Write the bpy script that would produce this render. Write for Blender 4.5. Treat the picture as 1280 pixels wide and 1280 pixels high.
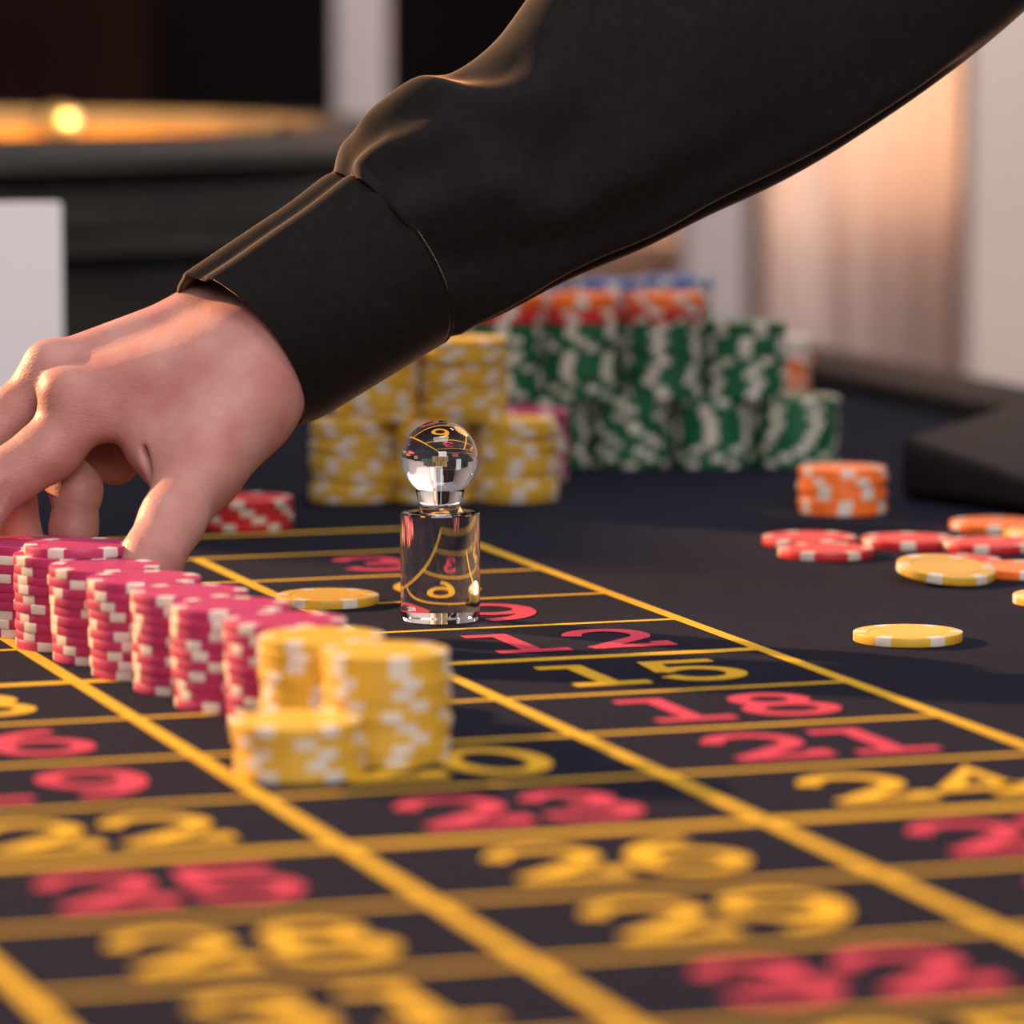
import bpy, bmesh, math, random
import numpy as np
from mathutils import Vector, Matrix

random.seed(7)
for o in list(bpy.data.objects):
    bpy.data.objects.remove(o)
scene = bpy.context.scene
COL = scene.collection

# ------------------------------------------------------------------ camera
TZ = 0.76                 # height of the felt above the floor
EYE = 0.2378              # height of the lens above the felt
FPX = 6000.0              # focal length in pixels of a 1280 frame
PITCH, ROLL = 1.45934, -0.00246
cam_data = bpy.data.cameras.new('camera')
cam = bpy.data.objects.new('camera', cam_data)
COL.objects.link(cam)
cam_data.sensor_width = 36.0
cam_data.lens = FPX * 36.0 / 1280.0
cam.location = (0, 0, TZ + EYE)
CAM_R = Matrix.Rotation(PITCH, 3, 'X') @ Matrix.Rotation(ROLL, 3, 'Z')
cam.rotation_euler = CAM_R.to_euler()
cam_data.clip_start = 0.05
cam_data.clip_end = 60
cam_data.dof.use_dof = True
cam_data.dof.focus_distance = 1.755
cam_data.dof.aperture_fstop = 8.0
scene.camera = cam

# ------------------------------------------------------------------ light
world = bpy.data.worlds.new('world')
scene.world = world
world.use_nodes = True
bg = world.node_tree.nodes['Background']
bg.inputs[0].default_value = (1.0, 0.91, 0.91, 1)
bg.inputs[1].default_value = 0.29

SUN_AZ, SUN_EL = math.radians(35), math.radians(18)
to_sun = Vector((-math.cos(SUN_AZ) * math.cos(SUN_EL), math.sin(SUN_AZ) * math.cos(SUN_EL), math.sin(SUN_EL)))
sd = bpy.data.lights.new('low_sun', 'SUN')
sd.energy = 12.5
sd.color = (1.0, 0.56, 0.28)
sd.angle = math.radians(1.2)
sun = bpy.data.objects.new('low_sun', sd)
COL.objects.link(sun)
sun.rotation_euler = to_sun.to_track_quat('Z', 'Y').to_euler()


def area(name, loc, target, size, size_y, energy, color):
    d = bpy.data.lights.new(name, 'AREA')
    d.shape = 'RECTANGLE'
    d.size, d.size_y, d.energy, d.color = size, size_y, energy, color
    o = bpy.data.objects.new(name, d)
    COL.objects.link(o)
    o.location = loc
    v = Vector(target) - Vector(loc)
    o.rotation_euler = (-v).to_track_quat('Z', 'Y').to_euler()
    return o


area('room_window_daylight', (0.55, -1.6, 2.12), (0, 2.0, TZ), 1.5, 1.0, 76, (1.0, 0.92, 0.93))
area('added_overhead_fill', (0.05, 1.25, TZ + 1.5), (0.05, 1.5, TZ), 1.0, 0.7, 17, (1.0, 0.93, 0.93))  # added overhead fill that brightens the table and chip tops
area('added_curtain_backlight', (0.352, 4.80, TZ + 0.50), (0.352, 4.6, TZ + 0.50), 0.29, 0.84, 9.5, (1.0, 0.66, 0.40))  # added lamp standing in for sunlight on the upper curtain
area('added_back_fill', (0.5, 2.9, 2.75), (0.3, 4.6, 1.0), 0.8, 0.5, 36, (1.0, 0.90, 0.87))  # added fill that brightens the posts, curtain and walls behind
lamp = bpy.data.lights.new('added_wheel_spot', 'SPOT')  # added spot that gives the bowl its golden glow
lamp.energy, lamp.color, lamp.spot_size, lamp.spot_blend = 210, (1.0, 0.70, 0.26), math.radians(26), 0.6
lamp.shadow_soft_size = 0.03
lo = bpy.data.objects.new('added_wheel_spot', lamp)
COL.objects.link(lo)
lo.location = (-0.75, 2.2, TZ + 1.25)
lo.rotation_euler = (lo.location - Vector((-0.44, 3.15, TZ + 0.10))).to_track_quat('Z', 'Y').to_euler()

scene.view_settings.view_transform = 'Standard'
scene.view_settings.look = 'None'
scene.view_settings.gamma = 1
scene.view_settings.use_curve_mapping = False
scene.view_settings.exposure = -0.15

# ------------------------------------------------------------------ geometry helpers


def ray(px, py):
    return CAM_R @ Vector(((px - 640) / FPX, -(py - 640) / FPX, -1.0))


def V(px, py, D):
    """world point seen at (px, py), D metres in front of the lens"""
    d = ray(px, py)
    return cam.location + d * (D / d.y)


def at_depth(px, D, z):
    """world point in column px at depth D and height z above the felt"""
    return Vector(((px - 640) / FPX * D, D, TZ + z))


def mesh_obj(name, verts, faces, mats, parent=None, smooth=None, fmat=None):
    me = bpy.data.meshes.new(name)
    me.from_pydata([tuple(v) for v in verts], [], faces)
    return finish(name, me, mats, parent, smooth, fmat)


def finish(name, me, mats, parent=None, smooth=None, fmat=None):
    if not isinstance(mats, (list, tuple)):
        mats = [mats]
    for m in mats:
        me.materials.append(m)
    if fmat is not None:
        me.polygons.foreach_set('material_index', fmat)
    if smooth is not None:
        me.polygons.foreach_set('use_smooth', [True] * len(me.polygons))
        if smooth < 179:
            me.set_sharp_from_angle(angle=math.radians(smooth))
    me.update()
    return link(name, me, parent)


def link(name, me, parent=None, loc=None, rz=0.0):
    o = bpy.data.objects.new(name, me)
    COL.objects.link(o)
    if parent is not None:
        o.parent = parent
    if loc is not None:
        o.location = loc
    o.rotation_euler.z = rz
    return o


def thing(name, label, cat, loc=(0, 0, 0), rz=0.0, group=None):
    o = link(name, None, None, loc, rz)
    o.empty_display_size = 0.01
    return tag(o, label, cat, group)


def tag(o, label, cat, group=None):
    o['label'] = label
    o['category'] = cat
    if group:
        o['group'] = group
    return o


def struct(o):
    o['kind'] = 'structure'
    return o


def bm_mesh(name, bm):
    bmesh.ops.recalc_face_normals(bm, faces=bm.faces[:])
    me = bpy.data.meshes.new(name)
    bm.to_mesh(me)
    bm.free()
    return me


def box_bm(x0, x1, y0, y1, z0, z1, bev=0.0, seg=2):
    bm = bmesh.new()
    bmesh.ops.create_cube(bm, size=1.0)
    for v in bm.verts:
        v.co = Vector(((x0 + x1) / 2 + v.co.x * (x1 - x0), (y0 + y1) / 2 + v.co.y * (y1 - y0), (z0 + z1) / 2 + v.co.z * (z1 - z0)))
    if bev > 0:
        bmesh.ops.bevel(bm, geom=bm.edges[:], offset=bev, segments=seg, affect='EDGES', profile=0.5)
    return bm


def box(name, x0, x1, y0, y1, z0, z1, mat, parent=None, bev=0.0, seg=2):
    me = bm_mesh(name, box_bm(x0, x1, y0, y1, z0, z1, bev, seg))
    return finish(name, me, mat, parent, 40 if bev else None)


def lathe_data(profile, n, closed_top=True):
    """profile: (r, z) pairs bottom to top; r == 0 ends become poles"""
    verts, faces, rings = [], [], []
    for r, z in profile:
        if r < 1e-7:
            rings.append([len(verts)])
            verts.append((0, 0, z))
        else:
            rings.append(list(range(len(verts), len(verts) + n)))
            verts += [(r * math.cos(2 * math.pi * k / n), r * math.sin(2 * math.pi * k / n), z) for k in range(n)]
    for a, b in zip(rings, rings[1:]):
        for k in range(n):
            j = (k + 1) % n
            if len(a) == 1 and len(b) == 1:
                continue
            if len(a) == 1:
                faces.append((a[0], b[j], b[k]))
            elif len(b) == 1:
                faces.append((a[k], a[j], b[0]))
            else:
                faces.append((a[k], a[j], b[j], b[k]))
    return verts, faces


def lathe(name, profile, n, mat, parent=None, smooth=35):
    v, f = lathe_data(profile, n)
    return mesh_obj(name, v, f, mat, parent, smooth)


# ------------------------------------------------------------------ materials


def mat(name, color, rough=0.6, spec=0.4, **kw):
    m = bpy.data.materials.new(name)
    m.use_nodes = True
    p = m.node_tree.nodes['Principled BSDF']
    p.inputs['Base Color'].default_value = (*color, 1)
    p.inputs['Roughness'].default_value = rough
    p.inputs['Specular IOR Level'].default_value = spec
    for k, v in kw.items():
        p.inputs[k.replace('_', ' ')].default_value = v
    return m


def vary(m, color, amount=0.25, scale=200.0, detail=4.0, bump=0.0, bump_scale=None, dist=0.0005, coords='Object'):
    nt = m.node_tree
    p = nt.nodes['Principled BSDF']
    tc = nt.nodes.new('ShaderNodeTexCoord')
    nz = nt.nodes.new('ShaderNodeTexNoise')
    nz.inputs['Scale'].default_value = scale
    nz.inputs['Detail'].default_value = detail
    nt.links.new(tc.outputs[coords], nz.inputs['Vector'])
    rp = nt.nodes.new('ShaderNodeValToRGB')
    rp.color_ramp.elements[0].position = 0.3
    rp.color_ramp.elements[1].position = 0.7
    rp.color_ramp.elements[0].color = (*[c * (1 - amount) for c in color], 1)
    rp.color_ramp.elements[1].color = (*[min(1, c * (1 + amount)) for c in color], 1)
    nt.links.new(nz.outputs['Fac'], rp.inputs['Fac'])
    nt.links.new(rp.outputs['Color'], p.inputs['Base Color'])
    if bump > 0:
        n2 = nt.nodes.new('ShaderNodeTexNoise')
        n2.inputs['Scale'].default_value = bump_scale or scale
        n2.inputs['Detail'].default_value = 3
        nt.links.new(tc.outputs[coords], n2.inputs['Vector'])
        b = nt.nodes.new('ShaderNodeBump')
        b.inputs['Strength'].default_value = bump
        b.inputs['Distance'].default_value = dist
        nt.links.new(n2.outputs['Fac'], b.inputs['Height'])
        nt.links.new(b.outputs['Normal'], p.inputs['Normal'])
    return m


M = {}
C_FELT = (0.0060, 0.0063, 0.0125)
M['felt'] = vary(mat('felt', C_FELT, 0.95, 0.05, Sheen_Weight=0.022, Sheen_Roughness=0.5), C_FELT, 0.65, 900, 6, 0.8, 1500, 0.0005)
M['felt'].node_tree.nodes['Principled BSDF'].inputs['Sheen Tint'].default_value = (0.50, 0.54, 1.0, 1)
for key, c in dict(print_yellow=(0.56, 0.325, 0.020), print_red=(0.46, 0.042, 0.078)).items():
    M[key] = vary(mat(key, c, 0.9, 0.1), c, 0.18, 900, 4, 0.3, 1500, 0.0003)
CHIP = dict(yellow=(0.62, 0.365, 0.034), pink=(0.41, 0.030, 0.115), green=(0.006, 0.105, 0.045), red=(0.52, 0.022, 0.028),
            orange=(0.85, 0.17, 0.022), blue=(0.08, 0.15, 0.36), white=(0.62, 0.52, 0.46))
for k, c in CHIP.items():
    M['chip_' + k] = vary(mat('chip_' + k, c, 0.42, 0.4), c, 0.06, 300, 3, 0.12, 900, 0.0002)
M['chip_spot'] = mat('chip_spot', (0.63, 0.57, 0.49), 0.42, 0.4)
M['glass'] = mat('crystal', (1, 1, 1), 0.0, 0.5, Transmission_Weight=1.0, IOR=1.5)
M['leather'] = vary(mat('black_leather', (0.013, 0.010, 0.010), 0.62, 0.08), (0.013, 0.010, 0.010), 0.2, 60, 3, 0.25, 900, 0.0004)
M['wheel_black'] = vary(mat('wheel_black', (0.022, 0.020, 0.017), 0.32, 0.5), (0.022, 0.020, 0.017), 0.25, 25, 4)
M['wheel_wood'] = vary(mat('wheel_wood', (0.70, 0.27, 0.03), 0.3, 0.5), (0.70, 0.27, 0.03), 0.15, 18, 5)
M['wheel_tan'] = vary(mat('wheel_tan', (0.30, 0.19, 0.10), 0.35, 0.5), (0.30, 0.19, 0.10), 0.2, 18, 5)
M['brass'] = mat('brass', (0.9, 0.62, 0.28), 0.32, 0.5, Metallic=1.0)
M['card'] = mat('white_card', (0.78, 0.745, 0.755), 0.7, 0.3)
M['paint'] = vary(mat('white_paint', (0.60, 0.52, 0.515), 0.6, 0.3), (0.60, 0.52, 0.515), 0.04, 6, 3)
M['cream'] = vary(mat('cream_wall_paint', (0.84, 0.70, 0.62), 0.7, 0.2), (0.84, 0.70, 0.62), 0.04, 6, 3)
M['unlit_backdrop'] = vary(mat('unlit_backdrop', (0.007, 0.0055, 0.005), 0.8, 0.2), (0.007, 0.0055, 0.005), 0.2, 5, 3)  # near-black colour stands in for the unlit room behind
M['red_drape'] = vary(mat('dark_red_drape', (0.035, 0.014, 0.012), 0.9, 0.1), (0.035, 0.014, 0.012), 0.2, 8, 3)
M['brown_wood'] = vary(mat('brown_wood', (0.16, 0.10, 0.07), 0.5, 0.3), (0.16, 0.10, 0.07), 0.2, 15, 4)
M['tan_wood'] = vary(mat('tan_wood', (0.40, 0.23, 0.15), 0.5, 0.3), (0.40, 0.23, 0.15), 0.15, 15, 4)
M['carpet'] = vary(mat('carpet', (0.03, 0.02, 0.02), 0.95, 0.1), (0.03, 0.02, 0.02), 0.4, 80, 4)

# curtain: thin cloth, partly translucent
cm = bpy.data.materials.new('curtain_cloth')
cm.use_nodes = True
nt = cm.node_tree
p = nt.nodes['Principled BSDF']
p.inputs['Base Color'].default_value = (0.90, 0.80, 0.79, 1)
p.inputs['Roughness'].default_value = 0.9
tr = nt.nodes.new('ShaderNodeBsdfTranslucent')
tr.inputs['Color'].default_value = (0.80, 0.66, 0.55, 1)
mx = nt.nodes.new('ShaderNodeMixShader')
mx.inputs[0].default_value = 0.25
nt.links.new(p.outputs[0], mx.inputs[1])
nt.links.new(tr.outputs[0], mx.inputs[2])
nt.links.new(mx.outputs[0], nt.nodes['Material Output'].inputs['Surface'])
M['curtain'] = cm

# skin
C_SKIN = (0.52, 0.28, 0.245)
sk = mat('skin', C_SKIN, 0.52, 0.3, Subsurface_Weight=0.35, Subsurface_Scale=0.006)
sk.node_tree.nodes['Principled BSDF'].inputs['Subsurface Radius'].default_value = (1.0, 0.35, 0.2)
nt = sk.node_tree
p = nt.nodes['Principled BSDF']
tc = nt.nodes.new('ShaderNodeTexCoord')
n1 = nt.nodes.new('ShaderNodeTexNoise'); n1.inputs['Scale'].default_value = 55; n1.inputs['Detail'].default_value = 5
nt.links.new(tc.outputs['Object'], n1.inputs['Vector'])
rp = nt.nodes.new('ShaderNodeValToRGB')
rp.color_ramp.elements[0].position = 0.32; rp.color_ramp.elements[0].color = (0.38, 0.15, 0.125, 1)
rp.color_ramp.elements[1].position = 0.68; rp.color_ramp.elements[1].color = (0.45, 0.235, 0.20, 1)
nt.links.new(n1.outputs['Fac'], rp.inputs['Fac'])
nt.links.new(rp.outputs['Color'], p.inputs['Base Color'])
vo = nt.nodes.new('ShaderNodeTexVoronoi'); vo.inputs['Scale'].default_value = 900
mp = nt.nodes.new('ShaderNodeMapping'); mp.inputs['Scale'].default_value = (0.6, 1.0, 1.3); mp.inputs['Rotation'].default_value = (0, 0.5, 0)
nt.links.new(tc.outputs['Object'], mp.inputs['Vector'])
nt.links.new(mp.outputs['Vector'], vo.inputs['Vector'])
n2 = nt.nodes.new('ShaderNodeTexNoise'); n2.inputs['Scale'].default_value = 160; n2.inputs['Detail'].default_value = 4
nt.links.new(tc.outputs['Object'], n2.inputs['Vector'])
ad = nt.nodes.new('ShaderNodeMath'); ad.operation = 'MULTIPLY_ADD'; ad.inputs[1].default_value = 0.35
nt.links.new(vo.outputs['Distance'], ad.inputs[0]); nt.links.new(n2.outputs['Fac'], ad.inputs[2])
bp = nt.nodes.new('ShaderNodeBump'); bp.inputs['Strength'].default_value = 0.35; bp.inputs['Distance'].default_value = 0.0008
nt.links.new(ad.outputs[0], bp.inputs['Height']); nt.links.new(bp.outputs['Normal'], p.inputs['Normal'])
M['skin'] = sk

# black shirt cotton with a fine weave
C_SH = (0.0078, 0.0064, 0.0062)
M['shirt'] = vary(mat('black_cotton', C_SH, 0.85, 0.15, Sheen_Weight=0.5, Sheen_Roughness=0.3), C_SH, 0.25, 260, 4, 0.3, 2200, 0.0003)
M['shirt'].node_tree.nodes['Principled BSDF'].inputs['Sheen Tint'].default_value = (1.0, 0.62, 0.42, 1)

# ------------------------------------------------------------------ room shell
fl = struct(box('floor', -2.4, 2.2, -0.4, 7.2, -0.05, 0.0, M['carpet']))
struct(box('wall_back', -2.4, 2.2, 7.0, 7.15, 0.0, 2.9, M['unlit_backdrop']))
struct(box('wall_left', -1.72, -1.60, 3.40, 6.98, 0.0, 2.9, M['paint']))
struct(box('added_sun_block', -1.72, -1.60, 3.09, 3.399, 0.0, 1.42, M['paint']))  # added unseen block that keeps the low sun off the far felt
struct(box('wall_right', 0.382, 2.1, 4.00, 4.10, 0.0, 2.9, M['cream'], None, 0.003))
# added unseen shelf that cuts off the curtain backlight below its lit part
struct(box('trim_4', 0.20, 0.50, 4.665, 5.14, TZ - 0.045, TZ + 0.03, M['paint']))
struct(box('wall_far', 0.16, 0.62, 5.15, 5.25, 0.0, 2.9, M['paint']))
for i, (a, b, D, m) in enumerate(((420, 485, 4.2, 'paint'), (856, 934, 4.2, 'paint'), (933, 957, 4.35, 'brown_wood'))):
    x0, x1 = (a - 640) / FPX * D, (b - 640) / FPX * D
    bm = box_bm(x0, x1, D, D + 0.05, 0.0, 2.9, 0.004)
    struct(finish('trim_%d' % (i + 1), bm_mesh('trim', bm), M[m], None, 40))


def drape(name, x0, x1, y, z0, z1, amp, folds, m, seed):
    rnd = random.Random(seed)
    nx, nz = 160, 10
    ph = [(rnd.uniform(0.7, 1.4), rnd.uniform(0, 6.28), rnd.uniform(0.4, 1.0)) for _ in range(4)]
    vs, fs = [], []
    for j in range(nz + 1):
        for i in range(nx + 1):
            t = i / nx
            a = sum(w * math.sin(t * folds * 2 * math.pi * f + p) for f, p, w in ph) / 2.2
            vs.append((x0 + (x1 - x0) * t, y + amp * a * (0.8 + 0.2 * j / nz), z0 + (z1 - z0) * j / nz))
    for j in range(nz):
        for i in range(nx):
            q = j * (nx + 1) + i
            fs.append((q, q + 1, q + nx + 2, q + nx + 1))
    return mesh_obj(name, vs, fs, m, None, 180)


def pleats(name, x0, x1, y, z0, z1, folds, m):
    """cloth hanging nearly flat with deep narrow pleats at folds: (x, half width, depth)"""
    nx, nz = 260, 6
    vs, fs = [], []
    for j in range(nz + 1):
        for i in range(nx + 1):
            x = x0 + (x1 - x0) * i / nx
            d = 0.004 * math.sin(x * 61) + 0.003 * math.sin(x * 143 + 1)
            for fx, w, dep in folds:
                d += dep * math.exp(-((x - fx) / w) ** 2)
            vs.append((x, y + d, z0 + (z1 - z0) * j / nz))
    for j in range(nz):
        for i in range(nx):
            q = j * (nx + 1) + i
            fs.append((q, q + 1, q + nx + 2, q + nx + 1))
    return mesh_obj(name, vs, fs, m, None, 180)


CF = [(0.255, 0.004, 0.02), (0.3165, 0.0055, 0.04), (0.352, 0.0045, 0.035), (0.372, 0.003, 0.015), (0.385, 0.006, 0.045), (0.408, 0.005, 0.02), (0.4285, 0.007, 0.05), (0.452, 0.006, 0.03)]
tag(pleats('curtain', 0.222, 0.475, 4.60, 0.02, 2.6, CF, M['curtain']), 'pale pleated curtain lit orange at the top, right of the white post', 'curtain')
tag(drape('drape', -1.35, -0.50, 6.7, 0.02, 2.6, 0.05, 8, M['red_drape'], 5), 'dark red drape in the gloom above the wheel at left', 'curtain')

# low cabinet behind the table
cb = thing('cabinet', 'tan wooden cabinet top glimpsed behind the chip stacks under the sleeve', 'cabinet', (0.02, 4.4, 0))
box('body', -0.16, 0.13, 0.0, 0.30, 0.06, 0.728, M['tan_wood'], cb, 0.003)
box('worktop', -0.17, 0.135, -0.015, 0.31, 0.729, 0.757, M['tan_wood'], cb, 0.004)
for k in (0, 1):
    d = box('door', -0.155 + 0.1425 * k, -0.0165 + 0.1425 * k, -0.014, -0.001, 0.09, 0.715, M['tan_wood'], cb, 0.003)
    box('handle', -0.03 + 0.03 * k, -0.024 + 0.03 * k, -0.03, -0.0145, 0.55, 0.65, M['brass'], d, 0.002)
for sx in (-0.145, 0.10):
    for sy in (0.01, 0.26):
        box('foot', sx, sx + 0.03, sy, sy + 0.03, 0.0, 0.0595, M['brown_wood'], cb)

# ------------------------------------------------------------------ roulette table
YAW = 0.3149
T0 = Vector((4.8865 * math.cos(YAW) - 15.308 * math.sin(YAW), 4.8865 * math.sin(YAW) + 15.308 * math.cos(YAW), 0)) * 0.124
CW, RH, DZ = 0.124, 0.07937, 0.0090
table = thing('roulette_table', 'dark felt roulette table printed with yellow lines and red and yellow numbers', 'table', (T0.x, T0.y, 0), YAW)
R0, R1, L0, L1 = -0.86, 0.421, -1.36, 1.52
box('felt_top', R0, R1, L0, L1, TZ - 0.03, TZ, M['felt'], table, 0.002)
box('apron', R0 + 0.06, R1 - 0.06, L0 + 0.06, L1 - 0.06, TZ - 0.16, TZ - 0.0305, M['leather'], table)
for sx in (R0 + 0.12, R1 - 0.20):
    for sy in (L0 + 0.15, L1 - 0.25):
        box('leg', sx, sx + 0.08, sy, sy + 0.08, 0.0, TZ - 0.161, M['brown_wood'], table, 0.004)


def rail(x0, x1, y0, y1, h):
    bm = box_bm(x0, x1, y0, y1, TZ - 0.05, TZ + h, 0.009, 4)
    return finish('padded_rail', bm_mesh('padded_rail', bm), M['leather'], table, 60)


rail(R1 + 0.0005, R1 + 0.075, L0, L1 + 0.0, 0.010)
rail(R0 - 0.075, R0 - 0.0005, L0, L1, 0.022)
rail(R0 - 0.075, R1 + 0.075, L1 + 0.0005, L1 + 0.07, 0.022)


def row_y(v):
    s = (0.5 if v >= 4 else 0) + (0.5 if v > 4 else 0) + (0.5 if v >= 8 else 0) + (0.5 if v > 8 else 0)
    return -(v * RH + DZ * s)


def flat_line(x0, x1, y0, y1, z):
    vs = [(x0, y0, z), (x1, y0, z), (x1, y1, z), (x0, y1, z)]
    return mesh_obj('printed_line', vs, [(0, 1, 2, 3)], M['print_yellow'], table)


ZERO_Y = 0.0755
for v in range(13):
    w = 0.0075 if v in (4, 8) else 0.0042
    flat_line(-3 * CW, 0, row_y(v) - w / 2, row_y(v) + w / 2, TZ + 0.00015)
flat_line(-3 * CW, 0, ZERO_Y - 0.003, ZERO_Y + 0.003, TZ + 0.00015)
for u in range(4):
    top = ZERO_Y if u in (0, 3) else 0.0
    flat_line(-u * CW - 0.0027, -u * CW + 0.0027, row_y(12), top, TZ + 0.0002)


# slab numerals as strokes in a 0..1 x 0..1.35 box
def arc(cx, cy, rx, ry, a0, a1, n=14):
    return [(cx + rx * math.cos(math.radians(a0 + (a1 - a0) * i / n)), cy + ry * math.sin(math.radians(a0 + (a1 - a0) * i / n))) for i in range(n + 1)]


DIGIT = {
    '0': [arc(0.5, 0.675, 0.47, 0.64, 0, 360, 30)],
    '1': [[(0.12, 1.28), (0.5, 1.28)], [(0.5, 1.28), (0.5, 0.04)], [(0.12, 0.04), (0.88, 0.04)]],
    '2': [arc(0.5, 0.92, 0.44, 0.40, 165, -38, 18) + [(0.06, 0.06)], [(0.06, 0.06), (0.96, 0.06)], [(0.95, 0.06), (0.95, 0.22)]],
    '3': [arc(0.47, 0.98, 0.37, 0.31, 160, -90, 16), arc(0.47, 0.36, 0.44, 0.32, 90, -160, 18)],
    '4': [[(0.70, 0.04), (0.70, 1.30), (0.03, 0.38), (0.98, 0.38)], [(0.48, 0.04), (0.92, 0.04)]],
    '5': [[(0.88, 1.28), (0.17, 1.28), (0.12, 0.70)], arc(0.47, 0.43, 0.45, 0.40, 140, -155, 20)],
    '6': [arc(0.5, 0.42, 0.45, 0.39, 0, 360, 26), arc(0.78, 0.46, 0.74, 0.83, 180, 95, 12)],
    '7': [[(0.06, 1.12), (0.06, 1.28), (0.94, 1.28), (0.38, 0.04)]],
    '8': [arc(0.5, 0.99, 0.36, 0.30, 0, 360, 22), arc(0.5, 0.36, 0.46, 0.33, 0, 360, 26)],
    '9': [arc(0.5, 0.93, 0.45, 0.39, 0, 360, 26), arc(0.22, 0.89, 0.74, 0.83, 0, -85, 12)],
}


def numeral(text, cx, cy, m, dw=0.0355, dh=0.0385, sw=0.0072):
    vs, fs = [], []
    z = TZ + 0.00025
    gap = 0.0015
    tw = len(text) * dw + (len(text) - 1) * gap

    def strip(pts, z):
        closed = math.hypot(pts[0][0] - pts[-1][0], pts[0][1] - pts[-1][1]) < 1e-6
        if closed:
            pts = pts[:-1]
        P2 = [Vector(q) for q in pts]
        n = len(P2)
        q0 = len(vs)
        for k, q in enumerate(P2):
            a = P2[k - 1] if (k or closed) else None
            b = P2[(k + 1) % n] if (k < n - 1 or closed) else None
            da = (q - a).normalized() if a is not None else None
            db = (b - q).normalized() if b is not None else None
            da, db = da or db, db or da
            nn = Vector((-da.y - db.y, da.x + db.x)).normalized()
            w = sw / 2 / max(0.5, nn.dot(Vector((-da.y, da.x))))
            e = Vector((0, 0))
            if not closed and k == 0:
                e = -db * sw * 0.4
            if not closed and k == n - 1:
                e = da * sw * 0.4
            vs.append((q.x + e.x - nn.x * w, q.y + e.y - nn.y * w, z))
            vs.append((q.x + e.x + nn.x * w, q.y + e.y + nn.y * w, z))
        for k in range(n if closed else n - 1):
            m2 = (k + 1) % n
            fs.append((q0 + 2 * k, q0 + 2 * m2, q0 + 2 * m2 + 1, q0 + 2 * k + 1))

    for i, ch in enumerate(text):
        ox = cx - tw / 2 + i * (dw + gap)
        for si, st in enumerate(DIGIT[ch]):
            pts = [(ox + sw / 2 + x * (dw - sw), cy - dh / 2 * 1.35 + sw / 2 + y / 1.35 * (dh * 1.35 - sw)) for x, y in st]
            strip(pts, z + 0.00002 * si)
    o = mesh_obj('printed_number', vs, fs, m, table)
    return o


RED = {1, 3, 5, 7, 9, 12, 14, 16, 18, 19, 21, 23, 25, 27, 30, 32, 34, 36}
for n in range(1, 37):
    r, c = (n - 1) // 3, (n - 1) % 3
    o = numeral(str(n), -(2.5 - c) * CW + 0.003, (row_y(r) + row_y(r + 1)) / 2, M['print_red' if n in RED else 'print_yellow'])
    o['label'] = 'number %d printed in %s' % (n, 'red' if n in RED else 'yellow')

# ------------------------------------------------------------------ roulette wheel
WX, WY = -0.44, 3.0
wheel = thing('roulette_wheel', 'black roulette wheel with a glowing golden wooden bowl behind the hand', 'wheel', (WX, WY, TZ))
lathe('outer_bowl', [(0.30, 0.0005), (0.375, 0.0005), (0.385, 0.004), (0.385, 0.074), (0.397, 0.078), (0.406, 0.084), (0.406, 0.092), (0.396, 0.097), (0.386, 0.099),
                     (0.384, 0.120), (0.396, 0.124), (0.406, 0.131), (0.404, 0.139), (0.392, 0.1455), (0.345, 0.1472), (0.3375, 0.1465), (0.3368, 0.144), (0.3368, 0.12)],
      128, M['wheel_black'], wheel, 40)
lathe('ball_track', [(0.05, 0.03), (0.20, 0.045), (0.235, 0.062), (0.30, 0.090), (0.322, 0.110), (0.3305, 0.1345), (0.330, 0.1350)], 128, M['wheel_wood'], wheel, 40)
lathe('track_band', [(0.331, 0.1335), (0.3345, 0.1462), (0.3362, 0.1466), (0.3362, 0.1335)], 128, M['wheel_tan'], wheel, 40)
lathe('rotor', [(0.0, 0.034), (0.205, 0.050), (0.232, 0.064), (0.228, 0.068), (0.19, 0.062), (0.06, 0.078), (0.0, 0.082)], 96, M['wheel_black'], wheel, 30)
lathe('turret', [(0.035, 0.08), (0.03, 0.088), (0.012, 0.093), (0.010, 0.105), (0.016, 0.112), (0.011, 0.119), (0.0, 0.121)], 32, M['brass'], wheel, 40)
dv, dfc = lathe_data([(0.014 * math.cos(a), 0.007 * math.sin(a)) for a in [math.pi / 2 * k / 8 for k in range(8)]] + [(0.0, 0.006)], 24)
dme = bpy.data.meshes.new('glint_stud')
dme.from_pydata([(x * 1.4, y, z) for x, y, z in dv], [], dfc)
dme.materials.append(M['brass'])
dme.polygons.foreach_set('use_smooth', [True] * len(dme.polygons))
for k in range(4):  # brass domes added so that one gives a glint in the bowl
    a = math.radians(67 + 90 * k)
    o = link('glint_stud', dme, wheel, (0.3285 * math.cos(a), 0.3285 * math.sin(a), 0.1365))
    # lies on the wall of the bowl, long axis along the track, dome towards the middle
    zax = Vector((-math.cos(a) * 0.95, -math.sin(a) * 0.95, 0.31)).normalized()
    xax = Vector((-math.sin(a), math.cos(a), 0))
    o.rotation_euler = Matrix((xax, zax.cross(xax), zax)).transposed().to_euler()

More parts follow.
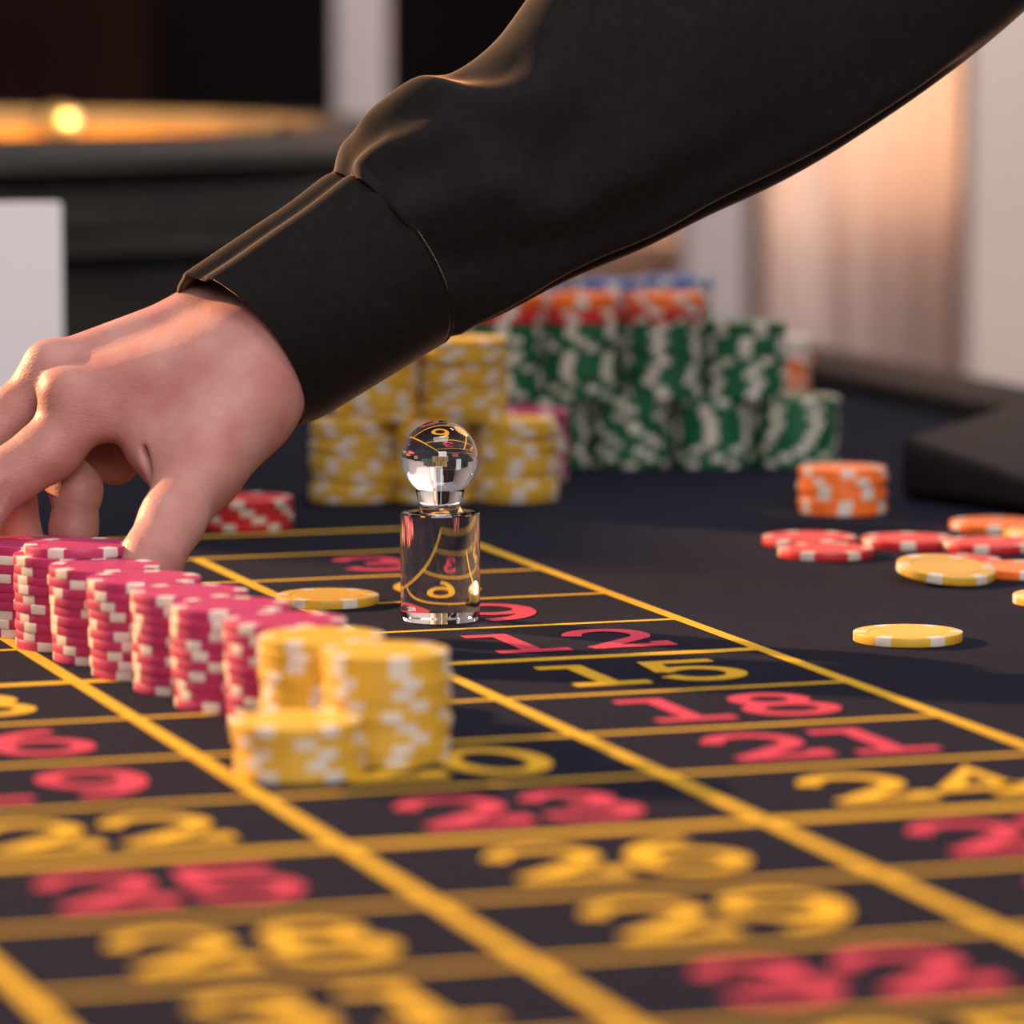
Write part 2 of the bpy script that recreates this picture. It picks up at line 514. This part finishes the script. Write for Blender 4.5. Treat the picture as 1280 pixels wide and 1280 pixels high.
# ------------------------------------------------------------------ white card at left
D = 2.36
xa, xb = (-90 - 640) / FPX * D, (78 - 640) / FPX * D
wc = thing('card_box', 'blank white upright card box at the left edge behind the hand', 'box', ((xa + xb) / 2, D, TZ), math.radians(7.5))
hw = (xb - xa) / 2
box('front_panel', -hw, hw, 0, 0.0012, 0.0005, 0.1245, M['card'], wc)
box('back_panel', -hw, hw, 0.0288, 0.030, 0.0005, 0.1245, M['card'], wc)
box('side_panel', -hw, -hw + 0.0012, 0.0013, 0.0287, 0.0005, 0.1245, M['card'], wc)
box('side_panel', hw - 0.0012, hw, 0.0013, 0.0287, 0.0005, 0.1245, M['card'], wc)
box('lid', -hw, hw, 0, 0.030, 0.1246, 0.1258, M['card'], wc)

# ------------------------------------------------------------------ black padded block at right
pts = [Vector((0.1765, 2.17, 0.0295)), Vector((0.2543, 2.366, 0.0295)), Vector((0.3375, 2.240, 0.0075)), Vector((0.262, 2.050, 0.0075))]
ctr = sum(pts, Vector()) / 4
pb = thing('padded_block', 'black leather wedge with rounded edges at the right edge of the picture', 'block', (ctr.x, ctr.y, TZ))
bm = bmesh.new()
lo_v = [bm.verts.new((q.x - ctr.x, q.y - ctr.y, 0.0005)) for q in pts]
hi_v = [bm.verts.new((q.x - ctr.x, q.y - ctr.y, q.z)) for q in pts]
bm.faces.new(lo_v); bm.faces.new(hi_v)
for i in range(4):
    bm.faces.new((lo_v[i], lo_v[(i + 1) % 4], hi_v[(i + 1) % 4], hi_v[i]))
bmesh.ops.recalc_face_normals(bm, faces=bm.faces[:])
bmesh.ops.bevel(bm, geom=bm.edges[:], offset=0.0055, segments=5, affect='EDGES', profile=0.5)
finish('padding', bm_mesh('padding', bm), M['leather'], pb, 50)

# ------------------------------------------------------------------ chips
CR, CT = 0.0196, 0.0033
PITCH_Z = CT + 0.00003
NSEG = 60
prof = [(0.0, 0.0), (CR - 0.0003, 0.0), (CR - 0.00008, 0.00008), (CR, 0.0003), (CR, CT - 0.0003), (CR - 0.00008, CT - 0.00008), (CR - 0.0003, CT),
        (0.0142, CT), (0.0139, CT - 0.0002), (0.0134, CT - 0.0002), (0.0131, CT), (0.0, CT)]
pv, pf = lathe_data(prof, NSEG)
SPOT_ANG = 2 * math.pi / NSEG   # a spot spans three segments


def chip_mesh(key, two_tone):
    me = bpy.data.meshes.new('chip_' + key)
    me.from_pydata(pv, [], pf)
    me.materials.append(M['chip_' + key])
    me.materials.append(M['chip_spot'])
    if two_tone:
        idx = []
        for f in me.polygons:
            c = f.center
            r = math.hypot(c.x, c.y)
            a = (math.atan2(c.y, c.x) % (math.pi / 3)) / SPOT_ANG
            idx.append(1 if (r > 0.0150 and a < 3.0) else 0)
        me.polygons.foreach_set('material_index', idx)
    me.polygons.foreach_set('use_smooth', [True] * len(me.polygons))
    me.set_sharp_from_angle(angle=math.radians(25))
    return me


# the white insert: a wedge wrapping top, rim and underside of the chip
sprof = [(0.0150, -0.00001), (CR - 0.0003, -0.00001), (CR - 0.00004, 0.00007), (CR + 0.00004, 0.0003), (CR + 0.00004, CT - 0.0003), (CR - 0.00004, CT - 0.00007), (CR - 0.0003, CT + 0.00001), (0.0150, CT + 0.00001)]
sv, sf = [], []
for k in range(5):
    a = (k / 4 * 3 - 1.5) * SPOT_ANG
    sv += [(r * math.cos(a), r * math.sin(a), z) for r, z in sprof]
ns = len(sprof)
for k in range(4):
    for j in range(ns - 1):
        sf.append((k * ns + j, (k + 1) * ns + j, (k + 1) * ns + j + 1, k * ns + j + 1))
SPOT_ME = bpy.data.meshes.new('edge_spot')
SPOT_ME.from_pydata(sv, [], sf)
SPOT_ME.materials.append(M['chip_spot'])
SPOT_ME.polygons.foreach_set('use_smooth', [True] * len(SPOT_ME.polygons))
SPOT_ME.set_sharp_from_angle(angle=math.radians(25))
BODY = {k: chip_mesh(k, False) for k in CHIP}
TWO = {k: chip_mesh(k, True) for k in CHIP}


def chip(key, loc, rz, label, group=None, parts=True, tilt=None):
    if parts:
        o = thing('poker_chip', label, 'chip', loc, rz, group)
        link('chip_body', BODY[key], o)
        for k in range(6):
            link('edge_spot', SPOT_ME, o, (0, 0, 0), k * math.pi / 3)
    else:
        o = tag(link('poker_chip', TWO[key], None, loc, rz), label, 'chip', group)
    if tilt:
        o.rotation_euler = (tilt[0], tilt[1], rz)
    return o


ORD = ['', 'second', 'third', 'fourth', 'fifth', 'sixth', 'seventh', 'eighth', 'ninth', 'tenth', 'eleventh', 'twelfth']


def stack(key, x, y, n, where, rng, z0=0.0002, jit=0.0006, lean=(0, 0), parts=True, shift=None, rots=None, phase=None):
    group = '%s chips in %s' % (key, where)
    tag_word = key
    ang = rng.uniform(0, 6)
    for i in range(n):
        t = n - 1 - i
        if n == 1:
            lab = 'single %s chip %s' % (tag_word, where)
        elif i == 0:
            lab = 'bottom %s chip of %s' % (tag_word, where)
        elif t == 0:
            lab = 'topmost %s chip of %s' % (tag_word, where)
        else:
            lab = '%s %s chip from the top of %s' % (ORD[t], tag_word, where)
        ang += rng.uniform(-0.18, 0.18) if rng.random() < 0.45 else rng.uniform(0.2, 0.9)
        dx, dy = rng.uniform(-jit, jit) + lean[0] * i, rng.uniform(-jit, jit) + lean[1] * i
        if shift and i in shift:
            dx += shift[i]
        chip(key, (x + dx, y + dy, TZ + z0 + i * PITCH_Z), ang, lab, group, parts)
    return z0 + n * PITCH_Z


rng = random.Random(11)
# the pushed row of pink stacks, counted from the yellow stacks
pink = [(357, 1.521, 10), (288, 1.557, 10), (236, 1.5925, 10), (181, 1.628, 10), (130, 1.6635, 10), (84, 1.6985, 11), (40, 1.734, 10)]
pname = ['the pink stack touching the yellow chips', 'the second pink stack from the yellow chips', 'the third pink stack from the yellow chips', 'the fourth pink stack from the yellow chips',
         'the fifth pink stack from the yellow chips', 'the sixth pink stack from the yellow chips', 'the last pink stack under the fingers']
for (px, D, n), w in zip(pink, pname):
    stack('pink', (px - 640) / FPX * D, D, n, w, rng, jit=0.00045, lean=(-0.00012, 0), shift={10: 0.0045} if n == 11 else None)
for (px, D, n, w) in ((370, 1.420, 5, 'the short yellow stack nearest the camera'), (483, 1.450, 10, 'the tall yellow stack right of the short one'),
                      (403, 1.4835, 10, 'the rear tall yellow stack beside the pink row')):
    stack('yellow', (px - 640) / FPX * D, D, n, w, rng, jit=0.0007, lean=(-0.0001, 0))

# loose chips


def loose(key, px, py, rz, label, tilt=None, z=0.0002):
    D = (EYE - CT / 2) * FPX / (py + 31.5)
    return chip(key, ((px - 640) / FPX * D, D, TZ + z), rz, label, None, True, tilt)


loose('yellow', 407, 750, 1.02, 'yellow chip lying flat on the line left of the crystal marker')
loose('yellow', 1139, 799, 1.02, 'yellow chip lying alone on the dark felt at right, nearest the camera')
loose('red', 1014, 677, 0.9, 'red chip farthest left at the back of the scattered chips')
loose('red', 1035, 692, 1.1, 'red chip in front of the leftmost red chip')
loose('red', 1138, 679, 1.5, 'red chip in the middle of the scattered row at right')
loose('red', 1241, 684, 1.3, 'red chip at right between the orange and yellow chips')
loose('orange', 1248, 658, 0.4, 'orange chip at the back of the scattered chips by the black block')
loose('yellow', 1318, 671, 0.6, 'yellow chip cut by the right edge behind the red one')
loose('red', 1195, 707, 0.2, 'red chip lying under the tilted yellow chip')
loose('orange', 1284, 716, 0.5, 'orange chip at the right edge beside the tilted yellow chip')
loose('yellow', 1336, 752, 1.2, 'yellow chip half cut off by the right edge of the picture')
loose('yellow', 1186, 724, 1.25, 'yellow chip tilted up against a red chip among the scattered chips', (math.radians(6.5), math.radians(-4.5)), 0.0030)

# small stacks standing apart
rs = at_depth(308, 2.065, 0)
stack('red', rs.x, rs.y, 4, 'the low red stack behind the thumb', rng)
os_ = at_depth(1055, 2.122, 0)
stack('orange', os_.x, os_.y, 6, 'the lone orange stack by the green stacks', rng)

# yellow pile in the background
bn = dict(parts=False, jit=0.0008)
for px, w in ((441, 'left'), (541, 'middle'), (644, 'right')):
    D = 2.178
    zt = stack('yellow', (px - 640) / FPX * D, D, 11, 'the %s bottom stack of the yellow pile' % w, rng, **bn)
for px, n, w in ((470, 10, 'left'), (581, 11, 'right')):
    stack('yellow', (px - 640) / FPX * 2.18, 2.18, n, 'the %s upper stack of the yellow pile' % w, rng, z0=zt + 0.0002, **bn)
stack('pink', (659 - 640) / FPX * 2.262, 2.262, 10, 'the pink stack between yellow and green piles', rng, **bn)

# green wall of stacks
pos = {'leftmost': 588, 'left': 689, 'second': 791, 'third': 893, 'right': 999}
for w, px in pos.items():
    D = 2.330
    gz = stack('green', (px - 640) / FPX * D, D, 10, 'the %s lower front stack of the green wall' % w, rng, **bn)
pos = {'left': (632, 2), 'second': (729, 2), 'third': (831, 2), 'right': (934, 0)}
for w, (px, n) in pos.items():
    D = 2.330
    x = (px - 640) / FPX * D
    z2 = stack('green', x, D, 11, 'the %s upper front stack of the green wall' % w, rng, z0=gz + 0.0002, **bn)
    if n:
        z3 = stack('red', x, D, 2, 'the red pair on the %s upper green stack' % w, rng, z0=z2 + 0.0002, **bn)
        stack('orange', x, D, 2, 'the orange pair over the %s red pair' % w, rng, z0=z3 + 0.0002, **bn)
for w, px in (('left', 660), ('middle', 760), ('right', 845)):
    D = 2.432 if w != 'right' else 2.462
    x = (px - 640) / FPX * D
    za = stack('green', x, D, 10, 'the %s lower back green stack' % w, rng, **bn)
    zb = stack('green', x, D, 11, 'the %s upper back green stack' % w, rng, z0=za + 0.0002, **bn)
    stack('blue', x, D, 4, 'the blue stack on the %s back green stack' % w, rng, z0=zb + 0.0002, **bn)
x = (966 - 640) / FPX * 2.44
za = stack('green', x, 2.44, 8, 'the short green stack behind the right end', rng, **bn)
zb = stack('orange', x, 2.44, 5, 'the orange stack behind the right green stack', rng, z0=za + 0.0002, **bn)
stack('white', x, 2.44, 3, 'the white stack on the orange chips', rng, z0=zb + 0.0002, **bn)

# ------------------------------------------------------------------ crystal win marker
mk = at_depth(549.5, 1.764, 0.0004)
BR, BZ = 0.01425, 0.0597
prof = [(0.0, 0.0), (0.0138, 0.0), (0.01475, 0.0016), (0.01475, 0.0395), (0.0143, 0.0400), (0.0095, 0.0400), (0.0084, 0.0404), (0.0077, 0.0414), (0.0074, 0.0426), (0.0076, 0.0438), (0.0083, 0.0447)]
a0 = math.asin((0.0084) / BR)
prof += [(BR * math.sin(a), BZ - BR * math.cos(a)) for a in [a0 + (math.pi - a0) * i / 40 for i in range(1, 40)]] + [(0.0, BZ + BR)]
v, f = lathe_data(prof, 96)
mo = mesh_obj('win_marker', v, f, M['glass'], None, 30)
mo.location = mk
tag(mo, 'clear crystal marker with a glass ball on a cylinder standing on the felt', 'marker')

# ------------------------------------------------------------------ the hand: one implicit surface
person = thing('person', 'person in a black long-sleeved shirt reaching in from the right to push the pink chips', 'person', (0.35, 1.95, TZ + 0.30))
D0 = 1.755


def J(px, py, dmm):
    return np.array(V(px, py, D0 + dmm / 1000.0))


def cone_sdf(P, a, b, ra, rb):
    """distance to a capsule whose radius runs from ra to rb"""
    ab = b - a
    t = np.clip(((P - a) @ ab) / (ab @ ab), 0, 1)
    d = np.linalg.norm(P - a - t[:, None] * ab, axis=1)
    return d - (ra + (rb - ra) * t)


def smin(a, b, k):
    h = np.clip(0.5 + 0.5 * (b - a) / k, 0, 1)
    return b + (a - b) * h - k * h * (1 - h)


def chain(P, pts, k):
    d = None
    for (a, ra), (b, rb) in zip(pts, pts[1:]):
        e = cone_sdf(P, a, b, ra / 1000, rb / 1000)
        d = e if d is None else smin(d, e, k)
    return d


palm = [
    [(J(420, 395, 11), 18), (J(330, 440, 10), 18)],
    [(J(318, 476, 2), 16.5), (J(98, 514, 0), 11.5)],
    [(J(264, 404, 27), 14.0), (J(66, 470, 16), 9.0)],
    [(J(262, 414, 38), 13.5), (J(70, 480, 36), 9.0)],
    [(J(270, 425, 40), 13), (J(104, 496, 50), 9.0)],
    [(J(305, 455, 10), 18), (J(130, 505, 12), 12)],
    [(J(303, 505, 0), 16), (J(190, 548, -6), 12)],
    [(J(278, 444, 6), 15), (J(88, 490, 3), 9.0)],
    [(J(320, 440, 8), 18), (J(266, 416, 26), 15)],
    [(J(312, 498, -1), 16), (J(250, 580, -24), 14.0)],
    [(J(290, 500, -1), 16), (J(206, 562, -14), 12.5)],
]
fingers = {
    'index': ([(J(112, 520, -2), 12.2), (J(60, 563, -6), 11.2), (J(-20, 617, -11), 11.0), (J(-38, 672, -17), 9.4), (J(-42, 716, -20), 8.0)], 0.004),
    'middle': ([(J(66, 470, 15), 9.8), (J(-56, 582, 8), 10.2), (J(15, 630, 20), 8.8), (J(34, 700, 24), 8.0), (J(38, 722, 24), 7.4)], 0.004),
    'ring': ([(J(76, 488, 32), 9.2), (J(70, 580, 22), 9.0), (J(96, 612, 14), 9.2), (J(92, 660, 10), 8.6), (J(90, 716, 8), 7.6)], 0.004),
    'pinky': ([(J(106, 500, 50), 8.6), (J(100, 575, 44), 7.6), (J(146, 580, 40), 7.0), (J(166, 562, 36), 7.0)], 0.004),
    'thumb': ([(J(300, 515, -6), 14), (J(247, 588, -26), 13.2), (J(215, 650, -46), 11.6), (J(190, 698, -60), 11.0), (J(178, 724, -66), 9.6)], 0.009),
}


def hand_sdf(P):
    pd = None
    for seg in palm:
        e = chain(P, seg, 0.004)
        pd = e if pd is None else smin(pd, e, 0.011)
    # extensor ridges and knuckles
    for a, b, r in ((J(245, 445, -8), J(100, 492, -6), 2.2), (J(250, 388, 18), J(62, 452, 12), 2.6)):
        pd = smin(pd, cone_sdf(P, a, b, r / 1000, r / 1000 + 0.001), 0.012)
    for c, r in ((J(76, 490, -6), 6.5), (J(58, 452, 10), 6.0)):
        pd = smin(pd, np.linalg.norm(P - c, axis=1) - r / 1000, 0.008)
    out = None
    for nm, (pts, k) in fingers.items():
        fd = chain(P, pts, 0.0035)
        e = smin(pd, fd, k + 0.003)
        out = e if out is None else np.minimum(out, e)
    # joint bulges of the thumb
    out = smin(out, np.linalg.norm(P - J(262, 588, -34), axis=1) - 0.0075, 0.010)
    # creases: the web fold and the fold at the base of the index finger
    for a, b, r, k in ((J(130, 580, -45), J(134, 574, 10), 6.0, 0.005), (J(150, 607, -45), J(152, 600, 10), 5.5, 0.005), (J(186, 562, -24), J(191, 614, -35), 1.4, 0.004), (J(128, 556, -14), J(100, 560, -17), 0.8, 0.003), (J(8, 606, -22), J(-4, 630, -20), 0.9, 0.003)):
        g = cone_sdf(P, a, b, r / 1000, r / 1000)
        out = -smin(-out, g, k)
    # skin folds ringing the thumb and the index finger across their axes
    for c, a, rad, folds in WRINKLES:
        q = P - c
        near = np.exp(-(np.linalg.norm(q, axis=1) / rad) ** 4)
        t = q @ a + 0.0007 * np.sin((q @ np.array((0.3, 0.8, 0.5))) * 700)
        for off, w, amp in folds:
            out = out + amp * near * np.exp(-((t - off) / w) ** 2)
    return out


def unit(v):
    return v / np.linalg.norm(v)


WRINKLES = [
    (J(199, 682, -58), unit(J(190, 698, -61) - J(214, 650, -48)), 0.016, [(0.001, 0.0006, 0.00045), (0.0042, 0.0006, 0.00035), (-0.004, 0.0007, 0.0002)]),
    (J(215, 648, -48), unit(J(190, 698, -61) - J(214, 650, -48)), 0.016, [(0.0, 0.0008, 0.00022), (0.003, 0.0007, 0.00018), (-0.003, 0.0007, 0.00018)]),
    (J(-6, 608, -10), unit(J(-2, 606, -10) - J(60, 563, -6)), 0.016, [(0.0, 0.0007, 0.0003), (0.0026, 0.0006, 0.00025), (-0.003, 0.0007, 0.0002)]),
    (J(95, 636, 12), unit(J(90, 716, 8) - J(96, 612, 14)), 0.014, [(0.0, 0.0008, 0.0006), (0.0025, 0.0006, 0.0002)]),
]


def surface_nets(fn, lo, hi, h):
    n = [int(math.ceil((hi[i] - lo[i]) / h)) + 1 for i in range(3)]
    ax = [lo[i] + h * np.arange(n[i]) for i in range(3)]
    G = np.stack(np.meshgrid(*ax, indexing='ij'), -1).reshape(-1, 3)
    F = np.concatenate([fn(G[i:i + 400000]) for i in range(0, len(G), 400000)]).reshape(n)
    S = F < 0
    cnt = np.zeros([m - 1 for m in n], int)
    acc = np.zeros([m - 1 for m in n] + [3])
    sl = lambda o, a: slice(o, n[a] - 1 + o)
    corners = [(i, j, k) for i in (0, 1) for j in (0, 1) for k in (0, 1)]
    for c in corners:
        for a in range(3):
            if c[a] == 0:
                e = list(c); e[a] = 1
                f0 = F[sl(c[0], 0), sl(c[1], 1), sl(c[2], 2)]
                f1 = F[sl(e[0], 0), sl(e[1], 1), sl(e[2], 2)]
                m = (f0 < 0) != (f1 < 0)
                t = np.where(m, f0 / np.where(m, f0 - f1, 1), 0)
                p = np.zeros(m.shape + (3,))
                for q in range(3):
                    p[..., q] = c[q]
                p[..., a] = t
                acc += p * m[..., None]
                cnt += m
    mask = cnt > 0
    idx = -np.ones(cnt.shape, int)
    idx[mask] = np.arange(mask.sum())
    cell = np.argwhere(mask)
    verts = np.array(lo) + h * (cell + acc[mask] / cnt[mask][:, None])
    faces = []
    for a in range(3):
        b, c = (a + 1) % 3, (a + 2) % 3
        s0 = [slice(None)] * 3; s1 = [slice(None)] * 3
        s0[a] = slice(0, n[a] - 1); s1[a] = slice(1, n[a])
        A, B = S[tuple(s0)], S[tuple(s1)]
        for flip, m in ((False, A & ~B), (True, ~A & B)):
            e = np.argwhere(m)
            ok = (e[:, b] > 0) & (e[:, c] > 0) & (e[:, b] < n[b] - 1) & (e[:, c] < n[c] - 1)
            e = e[ok]

            def at(db, dc):
                q = e.copy(); q[:, b] -= db; q[:, c] -= dc
                return idx[q[:, 0], q[:, 1], q[:, 2]]
            q = np.stack([at(1, 1), at(0, 1), at(0, 0), at(1, 0)], 1)
            faces.append(q[:, ::-1] if flip else q)
    return verts, np.concatenate(faces)


allp = np.array([q for seg in palm for q, r in seg] + [q for pts, k in fingers.values() for q, r in pts])
lo, hi = allp.min(0) - 0.03, allp.max(0) + 0.03
hv, hf = surface_nets(hand_sdf, lo, hi, 0.00095)
hv = hv - np.array(person.location)
hand = mesh_obj('arm_and_hand', hv.tolist(), hf.tolist(), M['skin'], person, 180)
sm = hand.modifiers.new('smooth', 'SMOOTH')
sm.factor, sm.iterations = 0.5, 2

# ------------------------------------------------------------------ sleeve and cuff


def catmull(vals, t):
    n = len(vals) - 1
    x = t * n
    i = min(int(x), n - 1)
    u = x - i
    p0, p1, p2, p3 = vals[max(i - 1, 0)], vals[i], vals[i + 1], vals[min(i + 2, n)]
    return 0.5 * ((2 * p1) + (-p0 + p2) * u + (2 * p0 - 5 * p1 + 4 * p2 - p3) * u * u + (-p0 + 3 * p1 - 3 * p2 + p3) * u ** 3)


def tube(name, stations, rings, nphi, folds, m, parent, thick, bulge=None, end_cap=False, creases=0.0, seed=1, skew=0.016, skew_fade=0.0):
    """stations: (top px, bottom px, depth, depth ratio). folds: (list of (s, phi), height mm, width)"""
    st = np.array([[a[0], a[1], b[0], b[1], D, k] for a, b, D, k in stations], float)
    vs = []
    rr = random.Random(seed)
    waves = [(rr.uniform(2, 7), rr.uniform(1, 4), rr.uniform(0, 6.28), rr.uniform(0.3, 1.0)) for _ in range(7)]
    for i in range(rings):
        s = i / (rings - 1)
        tx, ty, bx, by, D, k = catmull(st, s)
        T, B = V(tx, ty, D), V(bx, by, D)
        c = (T + B) / 2
        u = (T - B) / 2
        half = u.length
        dep = Vector((0, 1, 0.0)) * half * k
        along = Vector((u.z, 0, -u.x)).normalized()
        for j in range(nphi):
            ph = 2 * math.pi * j / nphi     # 0 top, 90 near side, 180 bottom, 270 far side
            d = 0.0
            for line, hgt, wid in folds:
                best = 9
                for (s0, p0), (s1, p1) in zip(line, line[1:]):
                    ax, ay = s0 * 4, math.radians(p0)
                    ex, ey = (s1 - s0) * 4, math.radians(p1 - p0)
                    qx, qy = s * 4 - ax, (ph - ay + math.pi) % (2 * math.pi) - math.pi
                    tt = max(0, min(1, (qx * ex + qy * ey) / (ex * ex + ey * ey + 1e-9)))
                    best = min(best, math.hypot(qx - tt * ex, qy - tt * ey))
                d += hgt / 1000 * math.exp(-(best / wid) ** 2)
            if creases:
                w = sum(wt * math.sin(fs * s * 6.28 + round(fp) * ph + p) for fs, fp, p, wt in waves) / 4
                d += creases / 1000 * w
            dirv = u * math.cos(ph) - dep * math.sin(ph)
            q = c + dirv + dirv.normalized() * d + along * (skew * math.sin(ph) * max(0.0, 1 - s * skew_fade))
            vs.append(q - person.location)
    fs = []
    for i in range(rings - 1):
        for j in range(nphi):
            k2 = (j + 1) % nphi
            fs.append((i * nphi + j, i * nphi + k2, (i + 1) * nphi + k2, (i + 1) * nphi + j))
    if end_cap:
        fs.append(tuple(range((rings - 1) * nphi, rings * nphi)))
    o = mesh_obj(name, vs, fs, m, parent, 180)
    so = o.modifiers.new('cloth thickness', 'SOLIDIFY')
    so.thickness = thick
    so.offset = 0
    return o


sleeve_st = [
    ((416, 226), (546, 430), 1.768, 0.80), ((432, 196), (570, 417), 1.769, 0.74), ((462, 158), (620, 394), 1.770, 0.68), ((514, 101), (680, 363), 1.772, 0.63),
    ((566, 92), (745, 334), 1.774, 0.61), ((618, 52), (815, 304), 1.776, 0.58), ((672, -14), (885, 272), 1.778, 0.54), ((740, -80), (960, 233), 1.782, 0.52),
    ((830, -140), (1060, 176), 1.788, 0.53), ((930, -200), (1150, 116), 1.796, 0.55), ((1040, -260), (1262, 28), 1.806, 0.58), ((1170, -350), (1400, -90), 1.824, 0.65),
    ((1310, -480), (1560, -250), 1.850, 0.75), ((1440, -660), (1720, -450), 1.880, 0.82), ((1560, -860), (1880, -660), 1.92, 0.85), ((1660, -1080), (2040, -860), 1.97, 0.85)]
sleeve_folds = [
    ([(0.005, 40), (0.04, 34), (0.11, 42), (0.16, 55)], 4.2, 0.14),
    ([(0.0, 12), (0.03, 10), (0.07, 0)], 3.0, 0.15),
    ([(0.14, 12), (0.20, 30), (0.26, 48), (0.31, 62)], 5.0, 0.20),
    ([(0.20, 10), (0.26, 22), (0.31, 40)], -1.5, 0.16),
    ([(0.02, 70), (0.12, 82), (0.24, 100)], 3.2, 0.18),
    ([(0.02, 100), (0.10, 118), (0.22, 128)], -3.0, 0.20),
    ([(0.06, 160), (0.20, 150), (0.40, 146), (0.60, 150)], 3.2, 0.16),
    ([(0.06, 172), (0.20, 165), (0.40, 162), (0.60, 168)], -2.6, 0.14),
    ([(0.28, 100), (0.38, 80), (0.46, 50)], -4.5, 0.20),
    ([(0.36, 110), (0.46, 95), (0.56, 60)], 3.5, 0.25),
    ([(0.24, 120), (0.34, 112), (0.44, 118)], 2.5, 0.2),
]
sleeve = tube('shirt_sleeve', sleeve_st, 200, 112, sleeve_folds, M['shirt'], person, 0.0008, end_cap=True, creases=1.1, seed=4, skew_fade=2.5)
cuff_st = [((231, 350), (371, 529), 1.766, 0.78), ((268, 325), (402, 518), 1.766, 0.78), ((310, 297), (446, 492), 1.766, 0.79), ((358, 265), (492, 464), 1.767, 0.79), ((402, 232), (536, 437), 1.768, 0.80), ((420, 221), (553, 427), 1.768, 0.81)]
cuff_folds = [([(0.0, 8), (0.5, 6), (1.0, 4)], 1.6, 0.13), ([(0.0, 38), (0.5, 34), (1.0, 30)], 1.8, 0.13), ([(0.0, 23), (0.5, 20), (1.0, 17)], -1.6, 0.10), ([(0.93, 0), (0.93, 120), (0.93, 240), (0.93, 350)], -0.9, 0.10)]
cuff = tube('cuff', cuff_st, 70, 128, cuff_folds, M['shirt'], sleeve, 0.0018, seed=2)
